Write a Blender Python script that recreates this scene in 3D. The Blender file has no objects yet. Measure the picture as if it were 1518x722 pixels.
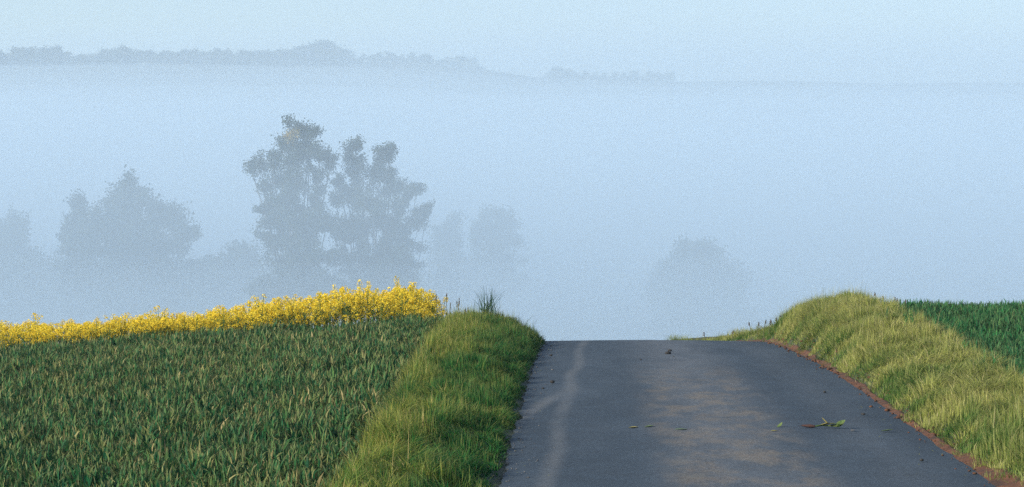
import bpy, math
import numpy as np
from mathutils import Vector

# ------------------------------------------------------------------ camera, sky, sun, exposure
sc = bpy.context.scene
COL = sc.collection
R = math.radians
F = 3423.0            # focal length in pixels of the 1518 px wide photograph
CAM_Z = 1.77

cam = bpy.data.cameras.new("camera")
cam.sensor_width = 36.0
cam.lens = 36.0 * F / 1518.0
cam.clip_start = 0.1
cam.clip_end = 6000.0
cam_ob = bpy.data.objects.new("camera", cam)
cam_ob.location = (0, 0, CAM_Z)
cam_ob.rotation_euler = (R(90) - math.atan(27 / F), 0, math.atan(105 / F))
COL.objects.link(cam_ob)
sc.camera = cam_ob

SUN_EL = R(24)
SUN_DIR = Vector((-0.88, -0.47, 0)).normalized() * math.cos(SUN_EL) + Vector((0, 0, math.sin(SUN_EL)))
world = bpy.data.worlds.new("World")
sc.world = world
world.use_nodes = True
nt = world.node_tree
bg = nt.nodes["Background"]
sky = nt.nodes.new("ShaderNodeTexSky")
sky.sky_type = 'NISHITA'
sky.sun_disc = False
sky.sun_elevation = SUN_EL
sky.sun_rotation = math.atan2(SUN_DIR.x, SUN_DIR.y)
sky.altitude = 100
sky.air_density = 1.0
sky.dust_density = 1.0
sky.ozone_density = 1.0
nt.links.new(sky.outputs[0], bg.inputs[0])
bg.inputs[1].default_value = 0.105

sun = bpy.data.lights.new("sun", 'SUN')
sun.energy = 4.0
sun.angle = R(2.5)
sun.color = (1.0, 0.93, 0.80)
sun_ob = bpy.data.objects.new("sun", sun)
sun_ob.rotation_euler = (-SUN_DIR).to_track_quat('-Z', 'Y').to_euler()
sun_ob.location = (-30, -15, 30)
COL.objects.link(sun_ob)

sc.view_settings.view_transform = 'Standard'
sc.view_settings.look = 'None'
sc.view_settings.exposure = 0.75
sc.view_settings.gamma = 1.0
sc.view_settings.use_curve_mapping = False
sc.render.engine = 'CYCLES'
cy = sc.cycles
cy.max_bounces = 8
cy.volume_bounces = 3
cy.transparent_max_bounces = 96
cy.diffuse_bounces = 3
cy.transmission_bounces = 4
cy.use_denoising = False      # the grain left by the renderer is close to the photograph's own
cy.use_adaptive_sampling = False
cy.sample_clamp_indirect = 4.0
sc.render.filter_size = 1.5

rng = np.random.default_rng(7)

# ------------------------------------------------------------------ helpers
def smooth(a, b, x):
    t = np.clip((np.asarray(x, float) - a) / (b - a), 0, 1)
    return t * t * (3 - 2 * t)

def pchip(xs, ys):
    xs = np.array(xs, float); ys = np.array(ys, float)
    h = np.diff(xs); d = np.diff(ys) / h
    m = np.zeros_like(xs)
    for i in range(1, len(xs) - 1):
        if d[i-1] * d[i] > 0:
            w1 = 2*h[i] + h[i-1]; w2 = h[i] + 2*h[i-1]
            m[i] = (w1 + w2) / (w1/d[i-1] + w2/d[i])
    m[0] = d[0]; m[-1] = d[-1]
    def f(x):
        x = np.clip(np.asarray(x, float), xs[0], xs[-1])
        i = np.clip(np.searchsorted(xs, x) - 1, 0, len(xs) - 2)
        t = (x - xs[i]) / h[i]
        return ((2*t**3-3*t**2+1)*ys[i] + (t**3-2*t**2+t)*h[i]*m[i]
                + (-2*t**3+3*t**2)*ys[i+1] + (t**3-t**2)*h[i]*m[i+1])
    return f

_tab = np.random.default_rng(3).random((256, 256))
def vnoise(x, y, s=1.0, o=0):
    x = np.asarray(x, float) / s + 37.3 * o; y = np.asarray(y, float) / s + 11.7 * o
    xi = np.floor(x).astype(int); yi = np.floor(y).astype(int)
    fx = x - xi; fy = y - yi
    fx = fx*fx*(3-2*fx); fy = fy*fy*(3-2*fy)
    g = lambda a, b: _tab[a % 256, b % 256]
    return ((g(xi, yi)*(1-fx) + g(xi+1, yi)*fx)*(1-fy) + (g(xi, yi+1)*(1-fx) + g(xi+1, yi+1)*fx)*fy)

def fbm(x, y, s=1.0, o=0, n=3):
    v = 0; a = 1; tot = 0
    for k in range(n):
        v = v + a * vnoise(x, y, s / 2**k, o + k * 5); tot += a; a *= 0.5
    return v / tot

def make_mesh(name, verts, quads=None, tris=None, tint=None, smooth_shade=False):
    me = bpy.data.meshes.new(name)
    verts = np.asarray(verts, np.float32)
    quads = np.zeros((0, 4), np.int32) if quads is None else np.asarray(quads, np.int32)
    tris = np.zeros((0, 3), np.int32) if tris is None else np.asarray(tris, np.int32)
    me.vertices.add(len(verts)); me.vertices.foreach_set("co", verts.ravel())
    nl = quads.size + tris.size
    me.loops.add(nl)
    me.loops.foreach_set("vertex_index", np.concatenate([quads.ravel(), tris.ravel()]).astype(np.int32))
    npoly = len(quads) + len(tris)
    me.polygons.add(npoly)
    st = np.concatenate([np.arange(len(quads)) * 4, quads.size + np.arange(len(tris)) * 3]).astype(np.int32)
    me.polygons.foreach_set("loop_start", st)
    if smooth_shade:
        me.polygons.foreach_set("use_smooth", np.ones(npoly, bool))
    if tint is not None:
        a = me.attributes.new("tint", 'FLOAT_COLOR', 'POINT')
        t = np.ones((len(verts), 4), np.float32); t[:, :tint.shape[1]] = tint
        a.data.foreach_set("color", t.ravel())
    me.update(calc_edges=True)
    me.validate()
    return me

def obj(name, me, mat, parent=None, **props):
    o = bpy.data.objects.new(name, me)
    if mat is not None and not me.materials:
        me.materials.append(mat)
    COL.objects.link(o)
    if parent is not None:
        o.parent = parent
    for k, v in props.items():
        o[k] = v
    return o

def empty(name, loc, label, cat, group=None):
    o = bpy.data.objects.new(name, None)
    o.empty_display_size = 0.2
    o.location = loc
    COL.objects.link(o)
    o["label"] = label; o["category"] = cat
    if group: o["group"] = group
    return o

class Geo:
    """collects verts / quads / tris / tints"""
    def __init__(s): s.v=[]; s.q=[]; s.t=[]; s.c=[]; s.n=0
    def add(s, v, q=None, t=None, c=None):
        v = np.asarray(v, float)
        if q is not None and len(q): s.q.append(np.asarray(q) + s.n)
        if t is not None and len(t): s.t.append(np.asarray(t) + s.n)
        s.v.append(v); s.n += len(v)
        s.c.append(np.zeros((len(v), 3)) if c is None else np.broadcast_to(np.asarray(c, float), (len(v), 3)))
    def mesh(s, name, sm=False):
        return make_mesh(name, np.concatenate(s.v), np.concatenate(s.q) if s.q else None,
                         np.concatenate(s.t) if s.t else None, np.concatenate(s.c), sm)

def add_tube(g, pts, rad, n=5, c=(0.5, 0, 0)):
    pts = np.asarray(pts, float); k = len(pts)
    rad = np.broadcast_to(np.asarray(rad, float), (k,))
    d = np.gradient(pts, axis=0); d /= np.linalg.norm(d, axis=1, keepdims=True) + 1e-9
    ref = np.array([0.31, 0.95, 0.05]); 
    a = np.cross(d, ref); a /= np.linalg.norm(a, axis=1, keepdims=True) + 1e-9
    b = np.cross(d, a)
    th = np.linspace(0, 2*np.pi, n, endpoint=False)
    v = pts[:, None] + rad[:, None, None] * (a[:, None]*np.cos(th)[None, :, None] + b[:, None]*np.sin(th)[None, :, None])
    v = np.concatenate([v.reshape(-1, 3), pts[-1:]])
    q = []; t = []
    for i in range(k - 1):
        for j in range(n):
            q.append((i*n+j, i*n+(j+1) % n, (i+1)*n+(j+1) % n, (i+1)*n+j))
    for j in range(n): t.append(((k-1)*n+j, (k-1)*n+(j+1) % n, k*n))
    g.add(v, q, t, c)

def leaf_quads(rg, P, size, tint, aspect=1.6, up=0.0):
    """random small leaf faces at P"""
    n = len(P)
    ax = rg.normal(size=(n, 3)); ax[:, 2] += up; ax /= np.linalg.norm(ax, axis=1, keepdims=True)
    r2 = rg.normal(size=(n, 3)); b = np.cross(ax, r2); b /= np.linalg.norm(b, axis=1, keepdims=True) + 1e-9
    s = (np.broadcast_to(size, (n,)) * rg.uniform(0.7, 1.3, n))[:, None]
    v = np.stack([P - ax*s*aspect/2, P + b*s/2, P + ax*s*aspect/2, P - b*s/2], 1).reshape(-1, 3)
    q = np.arange(4*n).reshape(n, 4)
    return v, q, np.repeat(tint, 4, axis=0)

def blades(rg, P, h, w, lean, segs, patch, yaw=None, belly=0.0, leandir=None, droop=0.35):
    n = len(P)
    yaw = rg.uniform(0, 2*np.pi, n) if yaw is None else yaw
    ld = rg.uniform(0, 2*np.pi, n) if leandir is None else leandir
    side = np.stack([np.cos(yaw), np.sin(yaw), np.zeros(n)], 1)
    L = np.stack([np.cos(ld), np.sin(ld), np.zeros(n)], 1)
    rnd = rg.random(n)
    V = []; T = []
    for k in range(segs):
        t = k / segs
        c = P + L * (lean*h*t*t)[:, None]
        c[:, 2] += h * (t - droop * lean * t * t)
        wd = w * (1 - t)**0.55 * (1 + belly*np.sin(np.pi*t)) * 0.5
        V += [c - side*wd[:, None], c + side*wd[:, None]]
        T += [np.stack([rnd, np.full(n, t), patch], 1)]*2
    c = P + L * (lean*h)[:, None]; c[:, 2] += h * (1 - droop*lean)
    V.append(c); T.append(np.stack([rnd, np.ones(n), patch], 1))
    m = 2*segs + 1
    V = np.stack(V, 1).reshape(-1, 3); T = np.stack(T, 1).reshape(-1, 3)
    base = (np.arange(n)*m)[:, None]
    q = np.concatenate([base + np.array([2*k, 2*k+1, 2*k+3, 2*k+2]) for k in range(segs-1)]) if segs > 1 else None
    t3 = base + np.array([2*segs-2, 2*segs-1, 2*segs])
    return V, q, t3, T

# ------------------------------------------------------------------ materials
def new_mat(name):
    m = bpy.data.materials.new(name); m.use_nodes = True
    n = m.node_tree; n.nodes.clear()
    out = n.nodes.new("ShaderNodeOutputMaterial")
    return m, n, out

def ramp(n, stops, fac):
    r = n.nodes.new("ShaderNodeValToRGB")
    e = r.color_ramp.elements
    while len(e) < len(stops): e.new(0.5)
    for el, (p, c) in zip(e, stops):
        el.position = p; el.color = (*c, 1)
    n.links.new(fac, r.inputs[0])
    return r.outputs[0]

def mix(n, fac, a, b, mode='MIX'):
    m = n.nodes.new("ShaderNodeMix"); m.data_type = 'RGBA'; m.blend_type = mode
    for s, v in ((m.inputs[0], fac), (m.inputs[6], a), (m.inputs[7], b)):
        if isinstance(v, (int, float)): s.default_value = v
        elif isinstance(v, tuple): s.default_value = (*v, 1)
        else: n.links.new(v, s)
    return m.outputs[2]

def math_n(n, op, a, b=None, clamp=False):
    m = n.nodes.new("ShaderNodeMath"); m.operation = op; m.use_clamp = clamp
    for s, v in zip(m.inputs, (a, b)):
        if v is None: continue
        if isinstance(v, (int, float)): s.default_value = v
        else: n.links.new(v, s)
    return m.outputs[0]

def tint_rgb(n):
    a = n.nodes.new("ShaderNodeAttribute"); a.attribute_name = "tint"
    s = n.nodes.new("ShaderNodeSeparateColor"); n.links.new(a.outputs["Color"], s.inputs[0])
    return s.outputs[0], s.outputs[1], s.outputs[2]

def leafy(m, n, out, colour, transl=0.35, rough=0.6, spec=0.12):
    p = n.nodes.new("ShaderNodeBsdfPrincipled"); n.links.new(colour, p.inputs["Base Color"])
    p.inputs["Roughness"].default_value = rough; p.inputs["Specular IOR Level"].default_value = spec
    t = n.nodes.new("ShaderNodeBsdfTranslucent"); n.links.new(colour, t.inputs[0])
    x = n.nodes.new("ShaderNodeMixShader"); x.inputs[0].default_value = transl
    n.links.new(p.outputs[0], x.inputs[1]); n.links.new(t.outputs[0], x.inputs[2])
    n.links.new(x.outputs[0], out.inputs[0])
    return m

def blade_mat(name, green, dry, tipc, tip_lo=0.55, transl=0.35):
    """patch (tint.b) picks lush or dry blades; the tip tint grows along the blade"""
    m, n, out = new_mat(name)
    rnd, t, pat = tint_rgb(n)
    g = ramp(n, green, rnd); d = ramp(n, dry, rnd)
    c = mix(n, pat, g, d)
    tf = n.nodes.new("ShaderNodeMapRange"); tf.inputs[1].default_value = tip_lo; tf.inputs[2].default_value = 1.0
    n.links.new(t, tf.inputs[0])
    wn = math_n(n, 'MULTIPLY', tf.outputs[0], math_n(n, 'FRACT', math_n(n, 'MULTIPLY', rnd, 7.31)))
    c = mix(n, wn, c, tipc)
    return leafy(m, n, out, c, transl)

MAT = {}
MAT['wheat'] = blade_mat("wheat_leaf",
    [(0, (.003, .045, .022)), (.5, (.010, .09, .034)), (.8, (.03, .135, .04)), (1, (.08, .18, .05))],
    [(0, (.008, .075, .03)), (.5, (.04, .13, .036)), (.8, (.17, .19, .06)), (1, (.36, .29, .14))], (.28, .24, .11), .5, .22)
MAT['wheat_right'] = blade_mat("young_wheat_leaf",
    [(0, (.008, .10, .036)), (.6, (.02, .165, .05)), (1, (.06, .23, .06))],
    [(0, (.02, .08, .035)), (.6, (.045, .12, .045)), (1, (.11, .15, .06))], (.14, .17, .08), .6, .3)
MAT['verge'] = blade_mat("verge_grass_leaf",
    [(0, (.003, .06, .018)), (.6, (.010, .115, .026)), (1, (.05, .19, .035))],
    [(0, (.05, .14, .025)), (.5, (.15, .22, .035)), (.85, (.30, .29, .06)), (1, (.48, .38, .17))], (.36, .31, .11), .6, .4)
MAT['bank'] = blade_mat("bank_grass_leaf",
    [(0, (.03, .10, .02)), (.6, (.07, .16, .03)), (1, (.14, .23, .05))],
    [(0, (.20, .24, .05)), (.5, (.33, .35, .09)), (.85, (.43, .41, .15)), (1, (.48, .42, .24))], (.34, .31, .14), .6, .4)

m, n, out = new_mat("rape_green")
rnd, t, pat = tint_rgb(n)
MAT['rape_green'] = leafy(m, n, out, ramp(n, [(0, (.03, .09, .03)), (.6, (.07, .15, .04)), (1, (.14, .20, .05))], rnd), .3)
m, n, out = new_mat("rape_petal")
rnd, t, pat = tint_rgb(n)
MAT['petal'] = leafy(m, n, out, ramp(n, [(0, (.78, .54, .03)), (.5, (.88, .68, .05)), (1, (.93, .80, .12))], rnd), .4, .6, .1)

m, n, out = new_mat("tree_leaf")
rnd, t, pat = tint_rgb(n)
MAT['leaf'] = leafy(m, n, out, ramp(n, [(0, (.025, .04, .02)), (.6, (.05, .075, .03)), (1, (.09, .10, .045))], rnd), .25)
m, n, out = new_mat("autumn_leaf")
rnd, t, pat = tint_rgb(n)
MAT['gold_leaf'] = leafy(m, n, out, ramp(n, [(0, (.24, .19, .05)), (1, (.38, .29, .08))], rnd), .25)
m, n, out = new_mat("bark")
p = n.nodes.new("ShaderNodeBsdfPrincipled"); p.inputs["Roughness"].default_value = .9
nz = n.nodes.new("ShaderNodeTexNoise"); nz.inputs["Scale"].default_value = 6
n.links.new(ramp(n, [(.3, (.05, .04, .03)), (.7, (.11, .09, .07))], nz.outputs[0]), p.inputs["Base Color"])
n.links.new(p.outputs[0], out.inputs[0]); MAT['bark'] = m

def plain(name, c0, c1, scale=20, rough=.85):
    m, n, out = new_mat(name)
    p = n.nodes.new("ShaderNodeBsdfPrincipled"); p.inputs["Roughness"].default_value = rough
    tc = n.nodes.new("ShaderNodeTexCoord")
    nz = n.nodes.new("ShaderNodeTexNoise"); nz.inputs["Scale"].default_value = scale; nz.inputs["Detail"].default_value = 4
    n.links.new(tc.outputs["Object"], nz.inputs["Vector"])
    n.links.new(ramp(n, [(.3, c0), (.7, c1)], nz.outputs[0]), p.inputs["Base Color"])
    n.links.new(p.outputs[0], out.inputs[0]); return m
MAT['soil'] = plain("red_soil", (.030, .013, .006), (.13, .046, .015), 9)
MAT['ground'] = plain("field_ground", (.018, .026, .012), (.042, .048, .022), 1.3)
MAT['clod'] = plain("dark_clod", (.012, .012, .014), (.03, .028, .026), 40)
MAT['gravel'] = plain("gravel_stone", (.06, .06, .065), (.16, .155, .15), 25)
MAT['dry_leaf'] = plain("yellow_leaf", (.20, .19, .05), (.34, .29, .09), 30, .6)
MAT['fresh_leaf'] = plain("green_leaf", (.035, .085, .016), (.12, .15, .04), 30, .5)
MAT['root'] = plain("red_brown_root", (.018, .008, .008), (.055, .02, .015), 30)
MAT['seedhead'] = plain("seed_head", (.05, .03, .025), (.13, .06, .045), 60)
MAT['stalk'] = plain("stalk", (.06, .08, .03), (.14, .14, .06), 30)
MAT['tussock'] = blade_mat("tussock_leaf", [(0, (.012, .05, .025)), (1, (.03, .085, .04))],
                           [(0, (.03, .07, .03)), (1, (.08, .10, .04))], (.05, .07, .05), .7, .2)
MAT['deadgrass'] = blade_mat("withered_grass", [(0, (.05, .035, .02)), (1, (.12, .08, .035))],
                             [(0, (.16, .11, .04)), (1, (.26, .19, .07))], (.26, .2, .09), .5, .25)

# asphalt: old tarmac with wheel-worn pale tracks and brown mud stains (positions are in metres on the road itself)
m, n, out = new_mat("old_asphalt")
p = n.nodes.new("ShaderNodeBsdfPrincipled"); p.inputs["Specular IOR Level"].default_value = .2
tc = n.nodes.new("ShaderNodeTexCoord"); ob = tc.outputs["Object"]
def noise(scale, detail=4, vec=None, rough=.55, st=None):
    nz = n.nodes.new("ShaderNodeTexNoise"); nz.inputs["Scale"].default_value = scale
    nz.inputs["Detail"].default_value = detail; nz.inputs["Roughness"].default_value = rough
    v = vec or ob
    if st:
        mp = n.nodes.new("ShaderNodeMapping"); mp.inputs["Scale"].default_value = st; n.links.new(v, mp.inputs[0]); v = mp.outputs[0]
    n.links.new(v, nz.inputs["Vector"]); return nz.outputs[0]
def band(val, lo, hi):
    mr = n.nodes.new("ShaderNodeMapRange"); mr.inputs[1].default_value = lo; mr.inputs[2].default_value = hi; mr.interpolation_type = 'SMOOTHSTEP'
    n.links.new(val, mr.inputs[0]); return mr.outputs[0]
sep = n.nodes.new("ShaderNodeSeparateXYZ"); n.links.new(ob, sep.inputs[0]); X, Y = sep.outputs[0], sep.outputs[1]
base = ramp(n, [(.25, (.032, .045, .061)), (.5, (.043, .059, .078)), (.75, (.060, .078, .099))], noise(1.6, 8, st=(1.0, .3, 1.0), rough=.65))
grain = noise(48, 5, rough=.9)

wob = math_n(n, 'MULTIPLY', math_n(n, 'SUBTRACT', noise(.35, 2), .5), .22)
def track(x0, slope, width, strength, y0=0, y1=100):
    c = math_n(n, 'ADD', math_n(n, 'MULTIPLY', Y, slope), x0)
    dx = math_n(n, 'ABSOLUTE', math_n(n, 'SUBTRACT', math_n(n, 'ADD', X, wob), c))
    f = math_n(n, 'SUBTRACT', 1.0, band(dx, 0, width))
    f = math_n(n, 'MULTIPLY', f, math_n(n, 'MULTIPLY', band(noise(3.2, 7, st=(1.0, .25, 1.0), rough=.65), .12, .62), strength))
    if y0 or y1 < 100:
        f = math_n(n, 'MULTIPLY', f, math_n(n, 'MULTIPLY', band(Y, y0, y0+2), math_n(n, 'SUBTRACT', 1.0, band(Y, y1-2, y1))))
    return f
pale = (.16, .165, .17)
base = mix(n, track(-.42, .0145, .10, .40), base, pale)
base = mix(n, track(-2.55, .115, .12, .5, 16.0, 21.5), base, pale)
base = mix(n, track(.95, .004, .75, .55), base, (.14, .15, .165))
base = mix(n, track(2.05, .0, .35, .10), base, pale)
cx = math_n(n, 'DIVIDE', math_n(n, 'SUBTRACT', X, 1.02), .62)
cxx = math_n(n, 'SUBTRACT', 1.0, band(math_n(n, 'MULTIPLY', cx, cx), .15, 1.0))
along = math_n(n, 'SUBTRACT', 1.0, band(Y, 20.0, 25.5))
mud = math_n(n, 'MULTIPLY', math_n(n, 'MULTIPLY', cxx, along), band(noise(3.2, 8, st=(1.0, .45, 1.0), rough=.7), .42, .64))
base = mix(n, math_n(n, 'MULTIPLY', mud, .5), base, mix(n, noise(5, 2), (.20, .14, .095), (.20, .18, .135)))
gr = n.nodes.new("ShaderNodeMapRange"); gr.inputs[1].default_value = .34; gr.inputs[2].default_value = .66; gr.inputs[3].default_value = .45; gr.inputs[4].default_value = 1.6
n.links.new(grain, gr.inputs[0])
vs = n.nodes.new("ShaderNodeVectorMath"); vs.operation = 'SCALE'; n.links.new(base, vs.inputs[0]); n.links.new(gr.outputs[0], vs.inputs[3]); base = vs.outputs[0]
n.links.new(base, p.inputs["Base Color"])
n.links.new(ramp(n, [(.3, (.62,)*3), (.7, (.85,)*3)], noise(4, 4)), p.inputs["Roughness"])
bp = n.nodes.new("ShaderNodeBump"); bp.inputs["Strength"].default_value = .6; bp.inputs["Distance"].default_value = .006
n.links.new(noise(110, 3, rough=.7), bp.inputs["Height"]); n.links.new(bp.outputs[0], p.inputs["Normal"])
n.links.new(p.outputs[0], out.inputs[0]); MAT['asphalt'] = m

def volume(name, colour, density):
    m, n, out = new_mat(name)
    v = n.nodes.new("ShaderNodeVolumePrincipled")
    v.inputs["Color"].default_value = (*colour, 1); v.inputs["Density"].default_value = density
    v.inputs["Anisotropy"].default_value = 0.0
    n.links.new(v.outputs[0], out.inputs["Volume"])
    return m

# ------------------------------------------------------------------ the lie of the land (metres; x right, y away from the camera)
zr = pchip([-150, -40, 0, 8, 14, 19, 23, 27, 31, 35, 40, 60, 100, 150, 220, 300, 480, 700, 860, 960, 1020, 1100, 1250],
           [-2, -.5, 0, .12, .21, .28, .325, .30, .21, .01, -.42, -2.6, -7.5, -11.6, -14, -13.6, -6, 22, 47, 60.5, 64, 63, 55])
hbR = pchip([-150, 8, 14, 18, 22, 26, 29, 31, 33, 35, 37, 60, 1300], [.12, .12, .14, .19, .30, .46, .59, .60, .42, .18, .05, .0, .0])
hbL = pchip([-150, 8, 14, 20, 26, 30, 33, 37, 60, 1300], [.10, .10, .11, .13, .19, .24, .22, .12, 0, 0])
def bend(d): return -.03 * np.clip(np.asarray(d, float) - 32, 0, 14)**2
def edgeL(d): return -.50 + bend(d)
def edgeR(d): return 2.52 + bend(d)
WL, WR = .34, .30                       # wheat heights
def wheatL(x, d):                       # canopy level of the left field
    dd = np.minimum(d, 31)
    s = np.clip(-2 - x, 0, 60); s = np.where(s < 10, s, 10 + (s-10)*.2)
    z = .20 + .0225*(dd - 14) - .066*s
    return z + np.where(d > 31, zr(d) - zr(31), 0)
def wheatR(x, d):
    dd = np.clip(d, -150, 31)
    z = .50 + .020*(dd - 18) - .02*np.clip(x-4.5, 0, 20)
    return z + np.where(d > 31, zr(d) - zr(31), 0)
def ground_z(x, d):
    x = np.asarray(x, float); d = np.asarray(d, float)
    r = zr(d)
    uL = edgeL(d) - x; uR = x - edgeR(d)
    left = r + hbL(d) * smooth(0, .65, uL)
    gl = wheatL(x, d) - WL
    wl = smooth(.78, 1.15, uL + .32*(1-smooth(12, 28, d)) - .32)
    left = left*(1-wl) + gl*wl
    rise = 1 - np.exp(-np.clip(uR, 0, 9)/.42)
    right = r + hbR(d)*rise
    gr = wheatR(x, d) - WR
    wr = smooth(.95, 1.5, uR) 
    right = right*(1-wr) + gr*wr
    z = np.where(uL > 0, left, np.where(uR > 0, right, r))
    fade = smooth(55, 120, d)
    z = z*(1-fade) + r*fade
    z = z + fade*(fbm(x, d, 60, 2) - .5)*3.0
    z = z + smooth(500, 900, d)*(7.5*(1-smooth(-75, 10, x)) + 3.0*(fbm(x, d*0+3, 60, 4)-.5)*(1-smooth(20, 60, x)))
    off = (uL > .02) | (uR > .02)
    z = z + np.where(off & (d < 60), (fbm(x, d, .7, 1)-.5)*.10*smooth(0, .25, np.maximum(uL, uR)), 0)
    on = smooth(.02, .12, np.maximum(uL, uR))       # the sheet dips a little under the road
    return z - np.where(d < 130, .035*(1-on), 0)

def axis(segs):
    out = [segs[0][0]]
    for a, b, s in segs:
        k = max(1, int(round((b-a)/s))); out += list(np.linspace(a, b, k+1)[1:])
    return np.array(out)
gx = axis([(-700, -100, 30), (-100, -20, 5), (-20, -9, 1), (-9, -2.4, .3), (-2.4, 0, .08), (0, 2, .4), (2, 4.6, .08), (4.6, 10, .4), (10, 30, 2), (30, 100, 7), (100, 700, 30)])
gy = axis([(-100, 0, 10), (0, 9, 1), (9, 45, .3), (45, 80, 1.2), (80, 200, 6), (200, 900, 20), (900, 1100, 8), (1100, 1240, 20)])
GX, GY = np.meshgrid(gx, gy)
GZ = ground_z(GX, GY)
def grid_faces(nx, ny):
    i = np.arange(nx*ny).reshape(ny, nx)
    return np.stack([i[:-1, :-1], i[:-1, 1:], i[1:, 1:], i[1:, :-1]], -1).reshape(-1, 4)
obj("ground", make_mesh("ground", np.stack([GX, GY, GZ], -1).reshape(-1, 3), grid_faces(len(gx), len(gy)), smooth_shade=True), MAT['ground'], kind="structure")

# road: a slightly cambered sheet with ragged edges and a thickness at the sides
ry = axis([(-20, 9, 1), (9, 34, .12), (34, 110, 1)])
cs = np.linspace(0, 1, 17)
V = []
for y in ry:
    l = edgeL(y) + .05*(fbm(y, 0, .5, 6)-.5) + .05*(vnoise(y, 0, .13, 9)-.5)
    r = edgeR(y) + .10*(fbm(y, 0, .8, 7)-.5) + .06*(vnoise(y, 0, .15, 8)-.5)
    for k, s in enumerate(cs):
        V.append((l+(r-l)*s, y, zr(y) + .02*(1-(2*s-1)**2) - .012 + (fbm(l+(r-l)*s, y, .9, 12)-.5)*.008))
V = np.array(V).reshape(len(ry), len(cs), 3)
g = Geo()
g.add(V.reshape(-1, 3), grid_faces(len(cs), len(ry)))
for k in (0, -1):                       # the sides of the tarmac, with their own vertices so that the edge stays crisp
    a = V[:, k]; b = a - [0, 0, .12]
    g.add(np.stack([b, a] if k == 0 else [a, b], 1).reshape(-1, 3), grid_faces(2, len(ry)))
obj("road", g.mesh("road", True), MAT['asphalt'], kind="structure")

# ------------------------------------------------------------------ grass, wheat
def scatter(rg, x0, x1, y0, y1, dens):
    k = int((x1-x0)*(y1-y0)*dens)
    return rg.uniform(x0, x1, k), rg.uniform(y0, y1, k)
def in_view(x, d, pad=.03):
    return (x/d > -864/F - pad) & (x/d < 654/F + pad)

def field(name, rg, x, y, canopy, H, mat, blades_per, hvar):
    z = ground_z(x, y)
    g = Geo()
    n = len(x)
    hm = np.clip(canopy(x, y) - z, .12, .6) * (1 + hvar*(fbm(x, y, .45, 21)-.5)) * np.where(fbm(x, y, .9, 23) < .33, .84, 1.0) * rg.uniform(.84, 1.1, n)
    pp = fbm(x, y, .6, 24)*1.5 + (fbm(x, y, 2.5, 26)-.5)*.7 - .62
    v, q, t, c = blades(rg, np.stack([x, y, z-.01], 1), hm*.85, rg.uniform(.010, .018, n), rg.uniform(.03, .3, n), 2, np.clip(pp, 0, 1)*.4, belly=.3)
    g.add(v, q, t, c)
    for b in range(blades_per):
        m_ = rg.random(n) < .9
        k_ = m_.sum(); L_ = rg.uniform(.09, .19, k_)
        px = x[m_] + rg.normal(0, .012, k_); py = y[m_] + rg.normal(0, .012, k_)
        zt = z[m_] + hm[m_]*rg.uniform(.78, 1.04, k_) - L_*.92
        pat = np.clip(pp[m_] + .12 + .18 + rg.normal(0, .28, k_), 0, 1)
        v, q, t, c = blades(rg, np.stack([px, py, np.maximum(zt, z[m_])], 1), L_, rg.uniform(.009, .019, k_), np.where(rg.random(k_) < .3, rg.uniform(.6, 1.2, k_), rg.uniform(.08, .5, k_)), 3, pat, belly=.4, droop=.45)
        g.add(v, q, t, c)
    return obj(name, g.mesh(name), mat)

rg = np.random.default_rng(11)
x, y = scatter(rg, -11.5, -1.5, 11.5, 31.6, 370)
u = edgeL(y) - x
k = in_view(x, y, .085) & (u > .80 + .36*smooth(12, 28, y) + .35*(fbm(x*0, y, 1.5, 31)-.5) + rg.normal(0, .06, len(x)))
o = field("wheat_field", rg, x[k], y[k], wheatL, WL, MAT['wheat'], 3, .5)
o["kind"] = "stuff"; o["label"] = "dark green young wheat with pale tips filling the lower left"; o["category"] = "wheat"

x, y = scatter(rg, 3.2, 9.2, 13, 34, 370)
u = x - edgeR(y)
k = in_view(x, y, .085) & (u > 1.2 + .3*(fbm(x*0, y, 1.5, 33)-.5) + rg.normal(0, .07, len(x)))
o = field("wheat_field", rg, x[k], y[k], wheatR, WR, MAT['wheat_right'], 3, .5)
o["kind"] = "stuff"; o["label"] = "blue green young wheat behind the grassy bank on the right"; o["category"] = "wheat"

# left verge
x, y = scatter(rg, -2.4, -.35, 11, 34, 4000)
u = edgeL(y) - x
edge = .03 + .07*(fbm(x*0, y, .5, 41)-.5)
k = in_view(x, y, .07) & (u > edge) & (u < .92 + .40*smooth(12, 28, y) + .5*(fbm(x*0, y, 1.0, 42)-.5) + rng.normal(0, .05, len(x)))
x, y, u = x[k], y[k], u[k]
cl = fbm(x, y, .55, 43)
dry = np.clip(smooth(.2, 1.05, u + (fbm(x, y, .55, 44)-.52)*2.4)*1.1 - .06 + rg.normal(0, .2, len(x)), 0, 1)
tf = smooth(.12, .5, vnoise(x, y, .20, 46)*vnoise(x, y, .11, 47)*1.3)
h = (.025 + .05*cl + .11*tf + .07*dry*fbm(x, y, .35, 45)*smooth(.3, .8, u)) * rg.uniform(.55, 1.3, len(x)) * (.4 + .6*smooth(0, .2, u))
ld = 6.28*2*fbm(x, y, .35, 48, 2) + rg.normal(0, .7, len(x)); lw = np.clip(.15 + 1.6*(vnoise(x, y, .3, 49)-.25) + rg.normal(0, .25, len(x)), .05, 1.5)
v, q, t, c = blades(rg, np.stack([x, y, ground_z(x, y)-.01], 1), h, rg.uniform(.004, .0105, len(x)), lw, 2, dry, leandir=ld)
g = Geo(); g.add(v, q, t, c)
s = rg.random(len(x)) < .05*smooth(.35, .9, u)*smooth(.35, .6, fbm(x, y, .5, 38)) + .02*smooth(27, 31, y)
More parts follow.
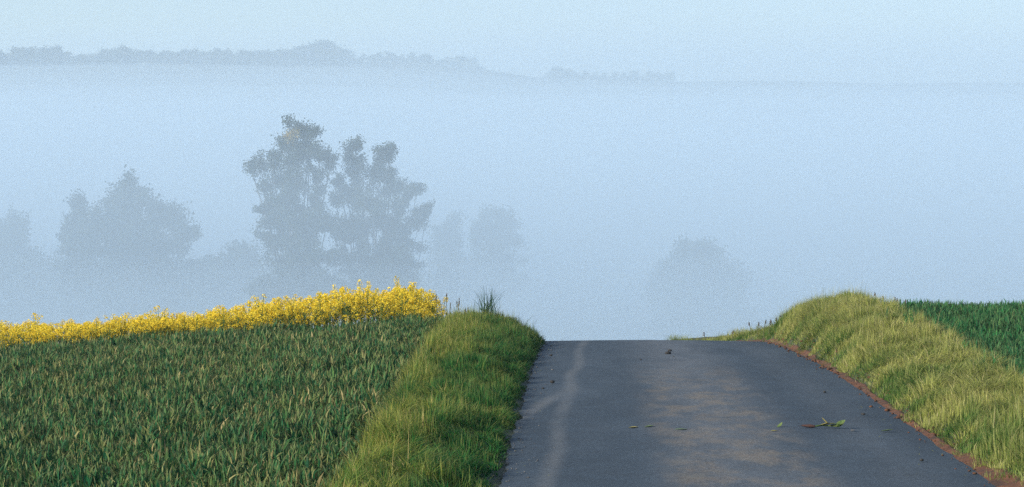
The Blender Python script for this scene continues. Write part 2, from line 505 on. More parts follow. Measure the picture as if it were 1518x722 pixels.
v, q, t, c = blades(rg, np.stack([x, y, ground_z(x, y)], 1)[s], h[s]*rg.uniform(1.2, 1.9, s.sum()), np.full(s.sum(), .004), rg.uniform(.05, .4, s.sum()), 3, np.ones(s.sum()))
g.add(v, q, t, c)
obj("grass_verge", g.mesh("grass_verge"), MAT['verge'], kind="stuff", label="green and straw coloured grass on the left verge", category="grass")

# right bank
x, y = scatter(rg, 1.0, 4.6, 12, 38.5, 4000)
u = x - edgeR(y)
k = in_view(x, y, .07) & ((u > -.005 + .14*(fbm(x*0, y, .4, 51)-.5)+.07*smooth(17, 12.5, y)) | ((u > -.03) & (rng.random(len(x)) < .5*smooth(.45, .7, fbm(x, y, .25, 55))))) & (u < 1.45 + .4*(fbm(x*0, y, 1.2, 52)-.5)) & ((y < 33) | (u < .9))
x, y, u = x[k], y[k], u[k]
dry = np.clip(fbm(x, y, .45, 53)*2.4 - .75 + .45*smooth(.05, .6, u) + rg.normal(0, .22, len(x)), 0, 1)
tf = smooth(.12, .5, vnoise(x, y, .22, 56)*vnoise(x, y, .12, 57)*1.3)
h = (.035 + .06*fbm(x, y, .5, 54) + .11*tf + .03*dry) * rg.uniform(.55, 1.3, len(x)) * (.4 + .6*smooth(0, .3, u)) * np.where(y > 33, .8, 1)
ld = 6.28*2*fbm(x, y, .4, 58, 2) + rg.normal(0, .7, len(x)); lw = np.clip(.2 + 1.7*(vnoise(x, y, .3, 59)-.25) + rg.normal(0, .25, len(x)), .05, 1.6)
v, q, t, c = blades(rg, np.stack([x, y, ground_z(x, y)-.01], 1), h, rg.uniform(.004, .0105, len(x)), lw, 2, dry, leandir=ld)
g = Geo(); g.add(v, q, t, c)
s = rg.random(len(x)) < .012 + .02*smooth(27, 30, y)
v, q, t, c = blades(rg, np.stack([x, y, ground_z(x, y)], 1)[s], h[s]*rg.uniform(1.2, 1.7, s.sum()), np.full(s.sum(), .004), rg.uniform(.05, .5, s.sum()), 3, np.ones(s.sum()))
g.add(v, q, t, c)
obj("grass_bank", g.mesh("grass_bank"), MAT['bank'], kind="stuff", label="yellow green grass covering the bank right of the road", category="grass")

# bare red soil along the right edge: crumbs and clods
ICO_V = []; phi = (1+5**.5)/2
for a in (-1, 1):
    for b in (-phi, phi): ICO_V += [(0, a, b), (a, b, 0), (b, 0, a)]
ICO_V = np.array(ICO_V, float); ICO_V /= np.linalg.norm(ICO_V[0])
def ico_faces():
    f = []; d2 = 4/(1+phi*phi) * 1.05
    for i in range(12):
        for j in range(i+1, 12):
            for k2 in range(j+1, 12):
                if all(((ICO_V[a]-ICO_V[b])**2).sum() < d2 for a, b in ((i, j), (j, k2), (i, k2))):
                    nn = np.cross(ICO_V[j]-ICO_V[i], ICO_V[k2]-ICO_V[i])
                    f.append((i, j, k2) if nn @ ICO_V[i] > 0 else (i, k2, j))
    return np.array(f)
ICO_F = ico_faces()
def rock_v(rg, r, flat=.6):
    v = ICO_V * rg.uniform(.7, 1.25, (12, 1)) * r; v[:, 2] *= flat; return v
def rocks(g, rg, P, r, flat=.6):
    for p, rr in zip(P, r): g.add(rock_v(rg, rr, flat) + p, None, ICO_F)
sy = axis([(9, 36, .1)]); cols = np.array([-.14, -.02, .02, .07, .12, .17, .22])
V = []
for y in sy:
    wd = .0 + .42*fbm(y, 0, .7, 61) + .5*smooth(17, 12.5, y)
    for k, s in enumerate(cols):
        xx = edgeR(y) + (s*wd if s > 0 else s + .05*(fbm(y, 3, .5, 62)-.5))
        zz = (zr(y) - .055 if k == 0 else float(zr(y)) - .012 + .014*fbm(xx, y, .2, 64) if k == 1 else max(float(ground_z(xx, y)), float(zr(y))-.02) + .022*np.sin(np.pi*k/6) + .016*(fbm(xx, y, .12, 63)-.3))
        V.append((xx, y, zz - (.03 if k == 6 else 0)))
obj("soil_strip", make_mesh("soil_strip", np.array(V), grid_faces(7, len(sy)), smooth_shade=True), MAT['soil'], kind="structure")
g = Geo(); rg = np.random.default_rng(21)
n_ = 900
y = rg.uniform(11, 32, n_); x = edgeR(y) + rg.normal(.03, .07, n_)
rocks(g, rg, np.stack([x, y, np.maximum(ground_z(x, y), zr(y)-.01)+.006], 1), rg.gamma(2, .0032, n_)+.003)
obj("soil_crumbs", g.mesh("soil_crumbs"), MAT['soil'], kind="stuff", label="loose red soil crumbs along the right road edge", category="soil")
g = Geo(); n_ = 260
y = rg.uniform(11, 32, n_); x = edgeL(y) + np.abs(rg.normal(0, .13, n_))
rocks(g, rg, np.stack([x, y, zr(y)-.008+.003], 1), rg.gamma(2, .0016, n_)+.002)
obj("gravel", g.mesh("gravel"), MAT['gravel'], kind="stuff", label="grey grit along the left road edge", category="gravel")

g = Geo(); n_ = 420
y = rg.uniform(11, 32, n_); side = rg.random(n_) < .6
x = np.where(side, edgeR(y) - np.abs(rg.normal(0, .22, n_)), edgeL(y) + np.abs(rg.normal(0, .16, n_)))
P = np.stack([x, y, zr(y) + .003 + .018*(1-(2*(x-edgeL(y))/3.02-1)**2)], 1)
th = rg.uniform(0, 6.28, n_); ln = rg.gamma(2, .012, n_)[:, None]; dd = np.stack([np.cos(th), np.sin(th), rg.uniform(0, .25, n_)], 1); ss = np.stack([-np.sin(th), np.cos(th), np.zeros(n_)], 1)*.003
g.add(np.stack([P-ss, P+ss, P+dd*ln+ss, P+dd*ln-ss], 1).reshape(-1, 3), np.arange(4*n_).reshape(n_, 4))
obj("straw_litter", g.mesh("straw_litter"), MAT['stalk'], kind="stuff", label="bits of straw and stalk scattered along both road edges", category="litter")

# ------------------------------------------------------------------ rapeseed
def rape_plant(rg, H):
    gs, gf, gl = Geo(), Geo(), Geo()
    top = np.array([rg.normal(0, .04), rg.normal(0, .04), H])
    add_tube(gs, [(0, 0, -.05), (top[0]*.3, top[1]*.3, H*.5), tuple(top)], [.006, .005, .003], 4, (rg.random(), 0, 0))
    heads = [(top, 1.0)]
    for b in range(rg.integers(4, 7)):
        a = rg.uniform(0, 2*np.pi); f = rg.uniform(.45, .9); rr = rg.uniform(.06, .17)
        p0 = np.array([0, 0, H*f*.85]); p1 = np.array([math.cos(a)*rr, math.sin(a)*rr, H*min(.98, f+rg.uniform(.05, .25))])
        add_tube(gs, [p0, (p0+p1)/2 + [0, 0, -.02], p1], [.004, .003, .002], 4, (rg.random(), 0, 0))
        heads.append((p1, rg.uniform(.6, 1)))
    for p, s in heads:
        k = int(40*s); L = .15*s
        tt = rg.beta(1.6, 1.1, k)
        rad = (.014 + .026*np.sin(np.pi*np.clip(tt, .05, .98)))*rg.uniform(.5, 1.15, k); an = rg.uniform(0, 2*np.pi, k)
        P = p + np.stack([np.cos(an)*rad, np.sin(an)*rad, (tt-.75)*L], 1)
        v, q, c = leaf_quads(rg, P, .019, np.stack([rg.random(k)]*3, 1), 1.1)
        gf.add(v, q, None, c)
    for b in range(6):
        a = rg.uniform(0, 2*np.pi); z0 = rg.uniform(.05, .6)*H; ln = rg.uniform(.06, .16)*(1.2 - z0/H)
        d = np.array([math.cos(a), math.sin(a), .3]); sd = np.array([-math.sin(a), math.cos(a), 0])*ln*.22
        o_ = np.array([0, 0, z0])
        gl.add([o_, o_+d*ln*.5+sd, o_+d*ln*np.array([1, 1, .3]), o_+d*ln*.5-sd], [(0, 1, 2, 3)], None, (rg.random(), 0, 0))
    return gs, gf, gl
rg = np.random.default_rng(31)
protos = [rape_plant(rg, 1.0) for _ in range(14)]
for k_, (a, b, c) in enumerate(protos): pass
pm = [(a.mesh("rape_stem"), b.mesh("rape_flowers"), c.mesh("rape_leaves")) for a, b, c in protos]
x, y = scatter(rg, -11.5, -1.9, 31.4, 34.6, 38)
k = in_view(x, y, .07) & (edgeL(y) - x > 1.45)
x, y = x[k], y[k]
order = np.argsort(y); x, y = x[order], y[order]
tgt = np.interp(x, [-9.3, -7.4, -5.6, -3.9, -2.6, -2.15, -1.9], [.29, .34, .49, .72, .90, .76, .48])   # height the crop reaches above the lane datum
H = (tgt - ground_z(x, y)) * rg.uniform(.78, 1.02, len(x)) * np.where(y > 33, .95, 1) * (.92 + .22*vnoise(x, y, .5, 66))
H = np.where(rg.random(len(x)) < .10, H*rg.uniform(1.06, 1.2, len(x)), H)
gap = (x > -2.75) & (x < -2.1) & (y < 32.3) & (rg.random(len(x)) < .65)
H = np.where(gap, H*.62, H)
GRP = "rapeseed plants in flower along the far edge of the wheat"
ib = rg.integers(0, len(pm), len(x)); rz = rg.uniform(0, 6.28, len(x))
gs, gf, gl = Geo(), Geo(), Geo()
for i in range(len(x)):
    loc = (x[i], y[i], float(ground_z(x[i], y[i])))
    if i < 300:
        e = empty("rapeseed_plant", loc, "yellow flowering rapeseed plant in the front rows behind the wheat", "rapeseed plant", GRP)
        e.rotation_euler.z = rz[i]; e.scale = (1.0, 1.0, H[i])
        a, b, c = pm[ib[i]]
        obj("stem", a, MAT['rape_green'], e); obj("flower_head", b, MAT['petal'], e, kind="stuff"); obj("leaves", c, MAT['rape_green'], e, kind="stuff")
    else:
        cz, sz = math.cos(rz[i]), math.sin(rz[i]); M = np.array([[cz, -sz, 0], [sz, cz, 0], [0, 0, H[i]]])
        for src, dst in zip(protos[ib[i]], (gs, gf, gl)):
            dst.add(np.concatenate(src.v) @ M.T + loc, np.concatenate(src.q), np.concatenate(src.t) if src.t else None, np.concatenate(src.c))
e = empty("rapeseed_crop", (-6, 35, float(ground_z(-6, 35))), "yellow mass of rapeseed flowers behind the front rows of plants", "rapeseed crop")
e["kind"] = "stuff"
for nm, gg, mt in (("stems", gs, MAT['rape_green']), ("flowers", gf, MAT['petal']), ("leaves", gl, MAT['rape_green'])):
    gg.v = [v - np.array(e.location) for v in gg.v]
    obj(nm, gg.mesh(nm), mt, e, kind="stuff")

# ------------------------------------------------------------------ single plants on the verges
def X(px, d): return (px - 864)/F*d
def Z(py, d): return CAM_Z - (py - 334)/F*d
rg = np.random.default_rng(41)
def stalk(px, ptop, d, headlen, label, grp=None, name="grass_stalk"):
    xx = X(px, d); z0 = float(ground_z(xx, d)); H = max(.15, Z(ptop, d) - z0)
    e = empty(name, (xx, d, z0), label, "grass stalk", grp)
    lean = rg.normal(0, .03, 2)
    tp = np.array([lean[0], lean[1], H])
    g = Geo(); add_tube(g, [(0, 0, -.02), tp*[.3, .3, .5], tp*[.8, .8, .9], tp], [.005, .0045, .004, .003], 4)
    obj("stem", g.mesh("stem"), MAT['stalk'], e)
    g = Geo(); k = 26
    tt = rg.random(k); P = tp + np.stack([rg.normal(0, .004, k), rg.normal(0, .004, k), -tt*headlen], 1)
    v, q, c = leaf_quads(rg, P, .0085, np.stack([rg.random(k)]*3, 1), 2.4, 2.5); g.add(v, q, None, c)
    obj("seed_head", g.mesh("seed_head"), MAT['seedhead'], e)
G1 = "seed stalks standing on the left verge beside the rapeseed"
for px, py in ((661, 435), (665, 449), (678, 442), (683, 446), (691, 456), (695, 455), (688, 458), (672, 462), (648, 436)):
    stalk(px, py, 31.3 + rg.uniform(-.4, .6), .09, "brown seed stalk standing against the fog beside the rapeseed", G1)
G2 = "bare stalks on the crest of the right bank"
for px, py in ((1114, 477), (1121, 477), (1130, 474), (1139, 476), (1144, 473), (1150, 472), (1157, 470), (1085, 490), (1045, 492), (1176, 462), (1192, 452)):
    stalk(px, py, 32.3 + rg.uniform(-.3, .8), .05, "thin bare stalk standing above the right bank beside the crest", G2)
G3 = "young wheat stalks rising above the right bank"
for px, py in ((1263, 436), (1335, 442), (1339, 444), (1322, 440), (1297, 433), (1309, 438)):
    stalk(px, py, 30.4 + rg.uniform(-.4, .4), .05, "thin stalk on top of the right bank near the wheat", G3)

def tuft(name, px, py, d, n, h, spread, w, mat, label, lean=(.05, .7), patch=0., cat="grass tuft"):
    xx = X(px, d); z0 = float(ground_z(xx, d))
    P = np.stack([rg.normal(0, spread, n), rg.normal(0, spread, n), np.full(n, -.02)], 1)
    v, q, t, c = blades(rg, P, h*rg.uniform(.45, 1.05, n), rg.uniform(w*.7, w*1.3, n), rg.uniform(*lean, n), 4, np.full(n, patch), droop=.3)
    g = Geo(); g.add(v, q, t, c)
    o = obj(name, g.mesh(name), mat); o.location = (xx, d, z0)
    o["label"] = label; o["category"] = cat
    return o
tuft("grass_tussock", 722, 470, 30.6, 90, .58, .06, .009, MAT['tussock'], "dark spiky grass tussock on top of the left verge", (.02, .65))
tuft("grass_tussock", 1002, 503, 35.6, 260, .22, .07, .006, MAT['bank'], "small yellow green grass tuft alone on the crest of the road", (.1, .8), .5)
tuft("grass_tussock", 1274, 466, 28.2, 130, .13, .06, .007, MAT['deadgrass'], "withered brown grass tuft beside a hollow in the right bank", (.4, 1.4), .3)
tuft("grass_tussock", 1282, 468, 28.0, 160, .12, .05, .010, MAT['tussock'], "dark low clump standing in for a shaded hollow high on the right bank", (.4, 1.3), .1)  # dark blades stand in for the shade of a hollow not modelled in the bank
tuft("grass_tussock", 1345, 492, 24.5, 60, .26, .03, .009, MAT['wheat_right'], "dark green tuft on the slope of the right bank", (.1, .5))
tuft("grass_tussock", 642, 465, 31.2, 120, .26, .12, .012, MAT['tussock'], "dark leafy clump below the right end of the rapeseed", (.2, .9), .2)
tuft("grass_tussock", 755, 478, 30.8, 160, .22, .10, .007, MAT['tussock'], "low dark grass clump at the edge of the left verge", (.2, .8), .5)

# ------------------------------------------------------------------ litter on the road
def road_at(px, py):
    d = 20.0
    for _ in range(30): d = (CAM_Z - (float(zr(d)) + .004))/((py-334)/F)*.5 + d*.5
    return X(px, d), d, float(zr(d)) + .006
def leaf_mesh(ln, wd, curl):
    t = np.linspace(0, 1, 6); V = []; q = []
    for k_, s in enumerate(t):
        ww = wd*math.sin(math.pi*min(.97, max(.04, s)))**.8/2; z = curl*s*s*ln
        V += [(s*ln-ln/2, -ww, z+.012*ww/wd), (s*ln-ln/2, 0, z), (s*ln-ln/2, ww, z+.012*ww/wd)]
    for k_ in range(5):
        for j in range(2): q.append((k_*3+j, k_*3+j+1, k_*3+j+4, k_*3+j+3))
    V = np.array(V); lo = V.copy(); lo[:, 2] -= .0015
    return make_mesh("leaf", np.concatenate([V, lo]), np.concatenate([np.array(q), np.array(q)[:, ::-1]+18]))
def road_leaf(px, py, ln, wd, curl, rot, mat, label):
    o = obj("fallen_leaf", leaf_mesh(ln, wd, curl), mat); o.location = road_at(px, py); o.rotation_euler = (0, 0, rot)
    o["label"] = label; o["category"] = "leaf"
road_leaf(1155, 633, .045, .04, .8, .6, MAT['fresh_leaf'], "upright yellow green leaf on the road left of the uprooted weed")
road_leaf(1146, 639, .06, .05, .05, .1, MAT['dry_leaf'], "flat pale yellow leaf just below the upright green leaf on the road")
road_leaf(939, 634, .07, .06, .05, .0, MAT['dry_leaf'], "flat yellow leaf on the middle of the road")
road_leaf(962, 633, .07, .06, .15, .2, MAT['fresh_leaf'], "flat dark green leaf beside the yellow leaf in mid road")
road_leaf(1009, 637, .10, .10, .03, .3, MAT['fresh_leaf'], "trodden green leaf at the edge of the brown mud stain")
road_leaf(1263, 638, .03, .05, .2, .5, MAT['gravel'], "tiny whitish flake right of the uprooted weed")
road_leaf(1313, 638, .09, .04, .1, .1, MAT['fresh_leaf'], "narrow green leaf on the road near the right edge")
# the uprooted weed
bx_, by_, bz_ = road_at(1217, 634)
e = empty("uprooted_weed", (bx_, by_, bz_), "uprooted green weed with dark red root lying across the road", "weed")
s_ = by_/F
g = Geo(); pts = [(-10*s_, 0, .012), (0, .01, .02), (15*s_, .0, .016), (25*s_, -.02, .012), (31*s_, 0, .03)]
add_tube(g, pts, [.006, .007, .006, .005, .003], 5); obj("stem", g.mesh("stem"), MAT['fresh_leaf'], e)
g = Geo(); add_tube(g, [(-10*s_, 0, .012), (-17*s_, .01, .014), (-29*s_, .02, .016)], [.009, .013, .006], 6)
for k_ in range(5): add_tube(g, [(-24*s_, .015, .014), (-30*s_ + rg.normal(0, .01), .02+rg.normal(0, .03), .01+.01*rg.random())], [.003, .001], 3)
obj("root", g.mesh("root"), MAT['root'], e)
for (ox, oz, ln, wd, rx, ry_, rz_, mt) in ((2, .02, .09, .035, 0, -.1, .1, 'dry_leaf'), (10, .025, .09, .03, 0, .1, -.3, 'dry_leaf'), (18, .02, .08, .03, 0, .05, .4, 'fresh_leaf'),
                                           (24, .018, .08, .035, 0, 0, -.5, 'fresh_leaf'), (30, .028, .075, .05, .3, -.6, .1, 'fresh_leaf'), (27, .03, .08, .05, .2, -.3, .7, 'fresh_leaf'), (4, .05, .07, .012, 0, 1.0, .1, 'dry_leaf')):
    l = obj("leaf", leaf_mesh(ln, wd, .2), MAT[mt], e); l.location = (ox*s_, 0, oz); l.rotation_euler = (rx, ry_, rz_)
def clod(px, py, r, label):
    p_ = road_at(px, py); v = rock_v(rg, r, .65)
    o = obj("clod", make_mesh("clod", v, None, ICO_F), MAT['clod']); o.location = (p_[0], p_[1], p_[2]+r*.3)
    o["label"] = label; o["category"] = "clod of earth"
clod(990, 525, .040, "largest dark clod on the road just below the crest")
clod(993, 521, .030, "dark clod touching the largest clod below the crest")
clod(998, 529, .012, "tiny dark crumb right of the pair of clods")
clod(817, 528, .022, "dark clod near the left edge just below the crest")
clod(819, 568, .026, "dark clod on the left of the road below the pale track")
clod(805, 577, .016, "small dark clod nearest the left verge")
clod(950, 534, .014, "single small crumb in mid road below the crest")
clod(1278, 614, .018, "small dark clod above the uprooted weed on the right")
clod(1364, 682, .016, "small dark clod near the lower right road edge")
clod(1221, 581, .018, "small dark clod right of the mud stain")

# ------------------------------------------------------------------ trees in the fog
def build_tree(seed, base, lobes, label, group, d, trunk_r=.28, leaf=.22, per=170, sig=.62, gold=None, cat="tree", lean=0., name="tree", fill=3.0):
    """lobes: (px, py, rx px, ry px) of the crown masses at distance d; given real depth by rg"""
    rg = np.random.default_rng(seed)
    bx, byy, bz = base
    e = empty(name, base, label, cat, group)
    s = d/F
    gt, gc, gg = Geo(), Geo(), Geo()
    topz = max(Z(l[1], d) for l in lobes) - bz
    fork = np.array([0, 0, topz*.28])
    add_tube(gt, [(0, 0, -.4), (0, 0, .2), tuple(fork*.6), tuple(fork)], [trunk_r*1.5, trunk_r*1.1, trunk_r*.9, trunk_r*.8], 8)
    leaf, per = leaf*.68, int(per*1.9)
    for (px, py, rx, ryy) in lobes:
        c = np.array([X(px, d) - bx, rg.normal(0, rx*s*.6), Z(py, d) - bz])
        lo_ = c - [0, 0, ryy*s*.6]
        mid = fork*.5 + lo_*.5 + [0, 0, -.3]
        j1 = rg.normal(0, .35, 3); j2 = rg.normal(0, .3, 3); m0 = np.array([c[0]*.25, c[1]*.25, fork[2]*.55 + lo_[2]*.25])
        add_tube(gt, [fork*.9, m0 + j1, mid + j2, lo_, c], [trunk_r*.4, trunk_r*.26, trunk_r*.17, trunk_r*.11, trunk_r*.05], 5)
        rr = np.array([rx, rx*.9, ryy])*s
        k = max(4, int(fill*rr[0]*rr[2]/(sig*sig)))
        dirs = rg.normal(size=(k, 3)); dirs /= np.linalg.norm(dirs, axis=1, keepdims=True)
        C = c + dirs*rr*(rg.random((k, 1))**.45)
        for cc in C:
            b0 = c*.45 + lo_*.55 + rg.normal(0, .1, 3)
            add_tube(gt, [b0, (b0+cc)/2 + [0, 0, -.12], cc + (cc-b0)*.12], [trunk_r*.1, trunk_r*.06, .012], 3)
            nl = int(per*rg.uniform(.5, 1.3)); ax_ = cc - b0; ax_ = ax_/(np.linalg.norm(ax_)+1e-6)
            P = cc + np.clip(rg.normal(size=(nl, 3)), -1.7, 1.7)*sig*np.array([.52, .52, .5])*rg.uniform(.6, 1.15) + ax_*rg.normal(0, sig*.55, (nl, 1)) + [0, 0, .1]
            w = gc
            if gold and abs(cc[0]+bx - X(gold[0], d)) < gold[2]*s and abs(cc[2]+bz - Z(gold[1], d)) < gold[3]*s: w = gg
            v, q, cl = leaf_quads(rg, P, leaf, np.stack([rg.random(nl)]*3, 1)); w.add(v, q, None, cl)
    obj("trunk", gt.mesh("trunk"), MAT['bark'], e)
    obj("crown", gc.mesh("crown"), MAT['leaf'], e)
    if gg.v:
        obj("leaf_cluster", gg.mesh("leaf_cluster"), MAT['gold_leaf'], e, kind="stuff", label="golden leaf cluster near the top of the crown")
    return e
def base_at(px, d): xx = X(px, d); return (xx, d, float(ground_z(xx, d)) - .05)
TG = "trees standing in the valley fog"
build_tree(1, base_at(438, 150), [(430, 196, 12, 16), (445, 192, 9, 12), (459, 196, 9, 14), (428, 212, 16, 16), (455, 222, 14, 22), (440, 235, 18, 20), (404, 246, 16, 16), (384, 243, 11, 13), (372, 248, 8, 10),
      (412, 266, 20, 16), (390, 278, 14, 12), (474, 232, 13, 18), (488, 245, 8, 10), (470, 258, 14, 14), (436, 268, 22, 20), (402, 300, 20, 14), (392, 312, 12, 8), (425, 305, 22, 18), (462, 292, 18, 20), (446, 335, 42, 28), (410, 330, 24, 16), (400, 355, 22, 14), (482, 330, 20, 18), (445, 385, 56, 28), (440, 425, 66, 28)],
      "tall open crowned tree with a golden tuft left of centre", TG, 150, .30, .135, 130, .42, gold=(428, 204, 9, 10), fill=2.5)
build_tree(2, base_at(548, 152), [(522, 216, 9, 12), (519, 235, 11, 16), (530, 240, 8, 14), (524, 262, 13, 18), (567, 222, 10, 12), (576, 232, 8, 10), (562, 245, 13, 16), (578, 258, 9, 12), (552, 268, 16, 16), (572, 282, 16, 14), (586, 280, 7, 8), (503, 272, 9, 10), (512, 285, 11, 12),
      (498, 300, 10, 10), (530, 298, 18, 20), (556, 306, 22, 18), (535, 340, 38, 24), (568, 335, 24, 20), (510, 345, 20, 18), (545, 385, 62, 28), (540, 430, 72, 28)],
      "tall forked tree right of the one with the golden tuft", TG, 152, .28, .135, 130, .42, fill=2.5)
build_tree(3, base_at(578, 156), [(606, 290, 9, 8), (617, 282, 6, 5), (596, 302, 11, 10), (588, 316, 12, 10), (631, 314, 7, 6), (622, 322, 9, 6), (610, 332, 11, 7), (598, 345, 14, 10), (580, 340, 14, 14), (600, 368, 28, 18), (590, 400, 42, 24)],
      "low leaning tree with two side boughs right of the forked tree", TG, 156, .18, .135, 130, .40, fill=2.6)
build_tree(4, base_at(200, 170), [(186, 280, 14, 16), (198, 288, 16, 16), (170, 300, 22, 20), (190, 320, 42, 30), (230, 316, 22, 18), (245, 325, 26, 24), (268, 345, 24, 28), (150, 335, 26, 26), (200, 360, 74, 34), (130, 360, 30, 24), (205, 405, 95, 36), (200, 450, 95, 30)],
      "broad domed tree on the left rising to a blunt peak", TG, 170, .40, .21, 110, .62)
build_tree(5, base_at(110, 172), [(112, 298, 4, 10), (110, 315, 10, 12), (106, 335, 16, 16), (108, 360, 26, 22), (110, 400, 34, 30)],
      "small narrow pointed tree left of the broad domed tree", TG, 172, .18, .22, 80, .5, name="pointed_tree")
build_tree(6, base_at(12, 196), [(8, 335, 16, 12), (-8, 345, 24, 20), (25, 350, 20, 16), (12, 375, 44, 26), (15, 410, 60, 30)],
      "low rounded tree at the left edge almost lost in fog", TG, 196, .3, .26, 140, .8)
build_tree(7, base_at(738, 212), [(735, 318, 14, 12), (718, 328, 14, 12), (752, 332, 16, 14), (735, 345, 30, 18), (764, 352, 14, 14), (705, 352, 12, 14), (738, 385, 44, 28), (735, 425, 50, 28)],
      "faint rounded tree right of the tall pair above the verge", TG, 212, .3, .24, 100, .7)
build_tree(8, base_at(668, 214), [(668, 335, 12, 9), (662, 350, 18, 14), (655, 375, 30, 22), (668, 405, 36, 24)],
      "small faint bushy tree between the tall pair and the rounded tree", TG, 214, .22, .24, 100, .65)
build_tree(9, base_at(1033, 198), [(1026, 370, 18, 12), (1042, 376, 18, 14), (1012, 388, 20, 16), (1035, 402, 44, 26), (1066, 408, 24, 20), (998, 412, 22, 20), (1088, 432, 24, 26), (1035, 440, 68, 34), (980, 445, 22, 24), (1035, 480, 84, 36)],
      "solitary faint domed tree in the fog above the road", TG, 198, .35, .26, 150, .8)
build_tree(10, base_at(352, 185), [(350, 372, 18, 12), (335, 385, 26, 16), (370, 388, 22, 14), (350, 412, 50, 24)],
      "low shrubby tree between the domed tree and the tall pair", TG, 185, .2, .25, 120, .75)

HG = "bushes of the overgrown hedge at the feet of the valley trees"
hb_rng = np.random.default_rng(55)
for px in np.arange(-25, 660, 34):
    d_ = 186 + hb_rng.uniform(-8, 10); t_ = 398 + hb_rng.uniform(-16, 14) + (10 if px > 420 else 0); w_ = hb_rng.uniform(22, 34)
    build_tree(int(200+px), base_at(px, d_), [(px, t_+14, w_, 16), (px+8, t_+40, w_*1.15, 24), (px-6, t_+72, w_*1.2, 26)],
               "blurred bush in the hedge at the feet of the trees, almost lost in fog", HG, d_, .12, .36, 36, .8, cat="bush", name="hedge_bush")

# woods on the far ridge: single trees, sharing a few crown meshes
rg = np.random.default_rng(77)
def ridge_proto(k_):
    gt, gc = Geo(), Geo()
    add_tube(gt, [(0, 0, -1), (0, 0, 2), (.2, 0, 5.5)], [.4, .3, .12], 6)
    nb = 16
    for b in range(nb):
        a = rg.uniform(0, 6.28); f = rg.random(); rr = 2.6*math.sin(math.pi*(.15+.75*f))*rg.uniform(.4, 1.1)
        c = np.array([math.cos(a)*rr, math.sin(a)*rr, 0.6+7.6*f])
        add_tube(gt, [(0, 0, c[2]*.6), tuple(c)], [.12, .04], 3)
        nl = 46; P = c + rg.normal(size=(nl, 3))*[.75, .75, .6]
        v, q, cl = leaf_quads(rg, P, .5, np.stack([rg.random(nl)]*3, 1)); gc.add(v, q, None, cl)
    return gt.mesh("ridge_trunk"), gc.mesh("ridge_crown")
RP = [ridge_proto(k_) for k_ in range(6)]
RG = "row of trees along the far ridge"
pxs = list(np.arange(-30, 520, 6.0)) + list(np.arange(528, 712, 6.0)) + list(np.arange(812, 1000, 7))
for px in pxs:
    px = px + rg.normal(0, 3); d = 985 + rg.uniform(-12, 25)
    xx = X(px, d); zz = float(ground_z(xx, d)) - .1
    tp = np.interp(px, [-30, 0, 60, 75, 110, 150, 180, 215, 300, 340, 420, 455, 490, 515, 525, 545, 600, 625, 655, 690, 705, 712, 805, 830, 850, 995, 1005],
                       [72, 72, 68, 68, 80, 76, 69, 77, 74, 76, 74, 65, 65, 76, 90, 78, 81, 79, 86, 82, 92, 108, 112, 100, 107, 109, 116])
    h = max(2.2, Z(tp + rg.normal(0, 2.5), d) - zz)
    e = empty("ridge_tree", (xx, d, zz), "hazy blue tree in the wooded row along the far ridge", "tree", RG)
    sc_ = h/8.6; e.scale = (max(sc_, .5)*rg.uniform(1.15, 1.8),)*2 + (sc_,); e.rotation_euler.z = rg.uniform(0, 6.28)
    a, b = RP[rg.integers(0, 6)]
    obj("trunk", a, MAT['bark'], e); obj("crown", b, MAT['leaf'], e)

# ------------------------------------------------------------------ the air: even haze round everything, and banks of ground fog lying in the valley
def box(name, lo, hi, mat):
    v = [(x, y, z) for x in (lo[0], hi[0]) for y in (lo[1], hi[1]) for z in (lo[2], hi[2])]
    f = [(0, 1, 3, 2), (4, 6, 7, 5), (0, 4, 5, 1), (2, 3, 7, 6), (0, 2, 6, 4), (1, 5, 7, 3)]
    return obj(name, make_mesh(name, v, f), mat)
FOGC = (.645, .805, .955)
o = box("haze", (-760, -160, -20), (760, 1300, 96), volume("haze_air", FOGC, .0004))
o["kind"] = "stuff"; o["label"] = "thin pale haze filling the whole valley"; o["category"] = "haze"
FB = 0
def fog_bank(ys, top, x0, x1, density, label, zbot=-19.0, nx=40, wave=0.0, ws=60):
    global FB; FB += 1
    xs = np.linspace(x0, x1, nx)
    A, B = np.meshgrid(xs, ys)
    T = np.maximum(top(A, B) + wave*(fbm(A, B, ws, 70+FB)-.5)*2, zbot+.2)
    n1 = A.size
    v = np.concatenate([np.stack([A, B, T], -1).reshape(-1, 3), np.stack([A, B, np.full_like(A, zbot)], -1).reshape(-1, 3)])
    nyy = len(ys); q = grid_faces(nx, nyy); i = np.arange(n1).reshape(nyy, nx)
    fs = [q, q[:, ::-1]+n1]
    for line in (i[0], i[-1][::-1], i[::-1, 0], i[:, -1]):
        fs.append(np.stack([line[:-1]+n1, line[1:]+n1, line[1:], line[:-1]], 1))
    o = obj("fog_bank", make_mesh("fog_bank", v, np.concatenate(fs)), volume("ground_fog", FOGC, density))
    o["kind"] = "stuff"; o["label"] = label; o["category"] = "fog"
def front(y, d0, d1, z0, z1):            # the near end of a bank runs down into the slope
    return z0 + (z1-z0)*smooth(d0, d1, y)
fy = axis([(44, 90, 4), (90, 180, 10), (180, 430, 20)])
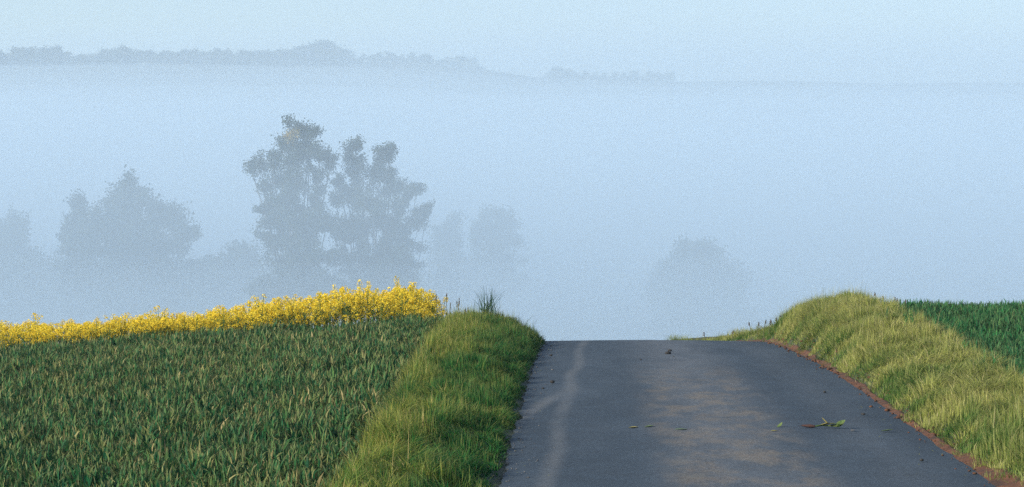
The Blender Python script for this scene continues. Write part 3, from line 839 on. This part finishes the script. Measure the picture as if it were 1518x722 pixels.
def tail(y): return 16*smooth(340, 430, y)
for k_, (zt, dens, d1) in enumerate(((20, .0030, 130), (14.5, .0020, 125), (11, .0018, 120), (8.2, .0022, 115), (6, .0028, 110), (4.2, .0034, 105),
                                    (-.4, .0030, 100), (-1.5, .0030, 98), (-2.5, .0030, 96), (-3.5, .0030, 95), (-4.6, .0034, 95), (-5.8, .0040, 92))):
    fog_bank(fy, lambda x, y: front(y, 44, d1, -9, zt) - tail(y) + .5*math.sin(k_)*np.sin(x/31+k_)*smooth(60, 120, y), -300, 300, dens,
             "layer of ground fog round the valley trees, topped %s" % ("near their tops" if zt > 10 else "in their upper crowns" if zt > 5 else "in their middle crowns" if zt > 0 else "in their lower crowns" if zt > -3 else "near their feet"),
             wave=.9, ws=24 + 7*(k_ % 5))
hy = axis([(200, 1000, 20)])
def rise(x, y, off): return np.interp(y, [200, 260, 960, 1000], [-14, .066*260-off, .066*960-off, .066*960-off]) + 6.8*smooth(400, 900, y)*(1-smooth(-75, 10, x))
fog_bank(hy, lambda x, y: rise(x, y, 1.8), -500, 500, .0024, "thin upper fog against the slope below the far ridge", wave=2.2, ws=80)
fog_bank(hy, lambda x, y: rise(x, y, 9), -500, 500, .0040, "pale fog bank against the slope below the far ridge", wave=2.6, ws=70)
fog_bank(hy, lambda x, y: rise(x, y, 17), -500, 500, .0050, "dense fog bank filling the far side of the valley", wave=3.5, ws=70)
fog_bank(axis([(420, 960, 20)]), lambda x, y: np.interp(y, [420, 560], [-10, 78]) - 60*(1-smooth(-130, -20, x)), -500, 500, .0008, "tall thin fog veiling the right end of the far ridge", wave=2, ws=120)
fog_bank(axis([(260, 1280, 30)]), lambda x, y: np.interp(y, [260, 420, 1280], [-12, 88, 92]) - 40*(1-smooth(-230, -90, x)), -700, 700, .0009, "tall pale mist above the far side of the valley", wave=1.5, ws=140)
fog_bank(axis([(1040, 1290, 25)]), lambda x, y: 93 + 0*x, -740, 740, .0045, "mist beyond the far ridge", wave=1, ws=140)
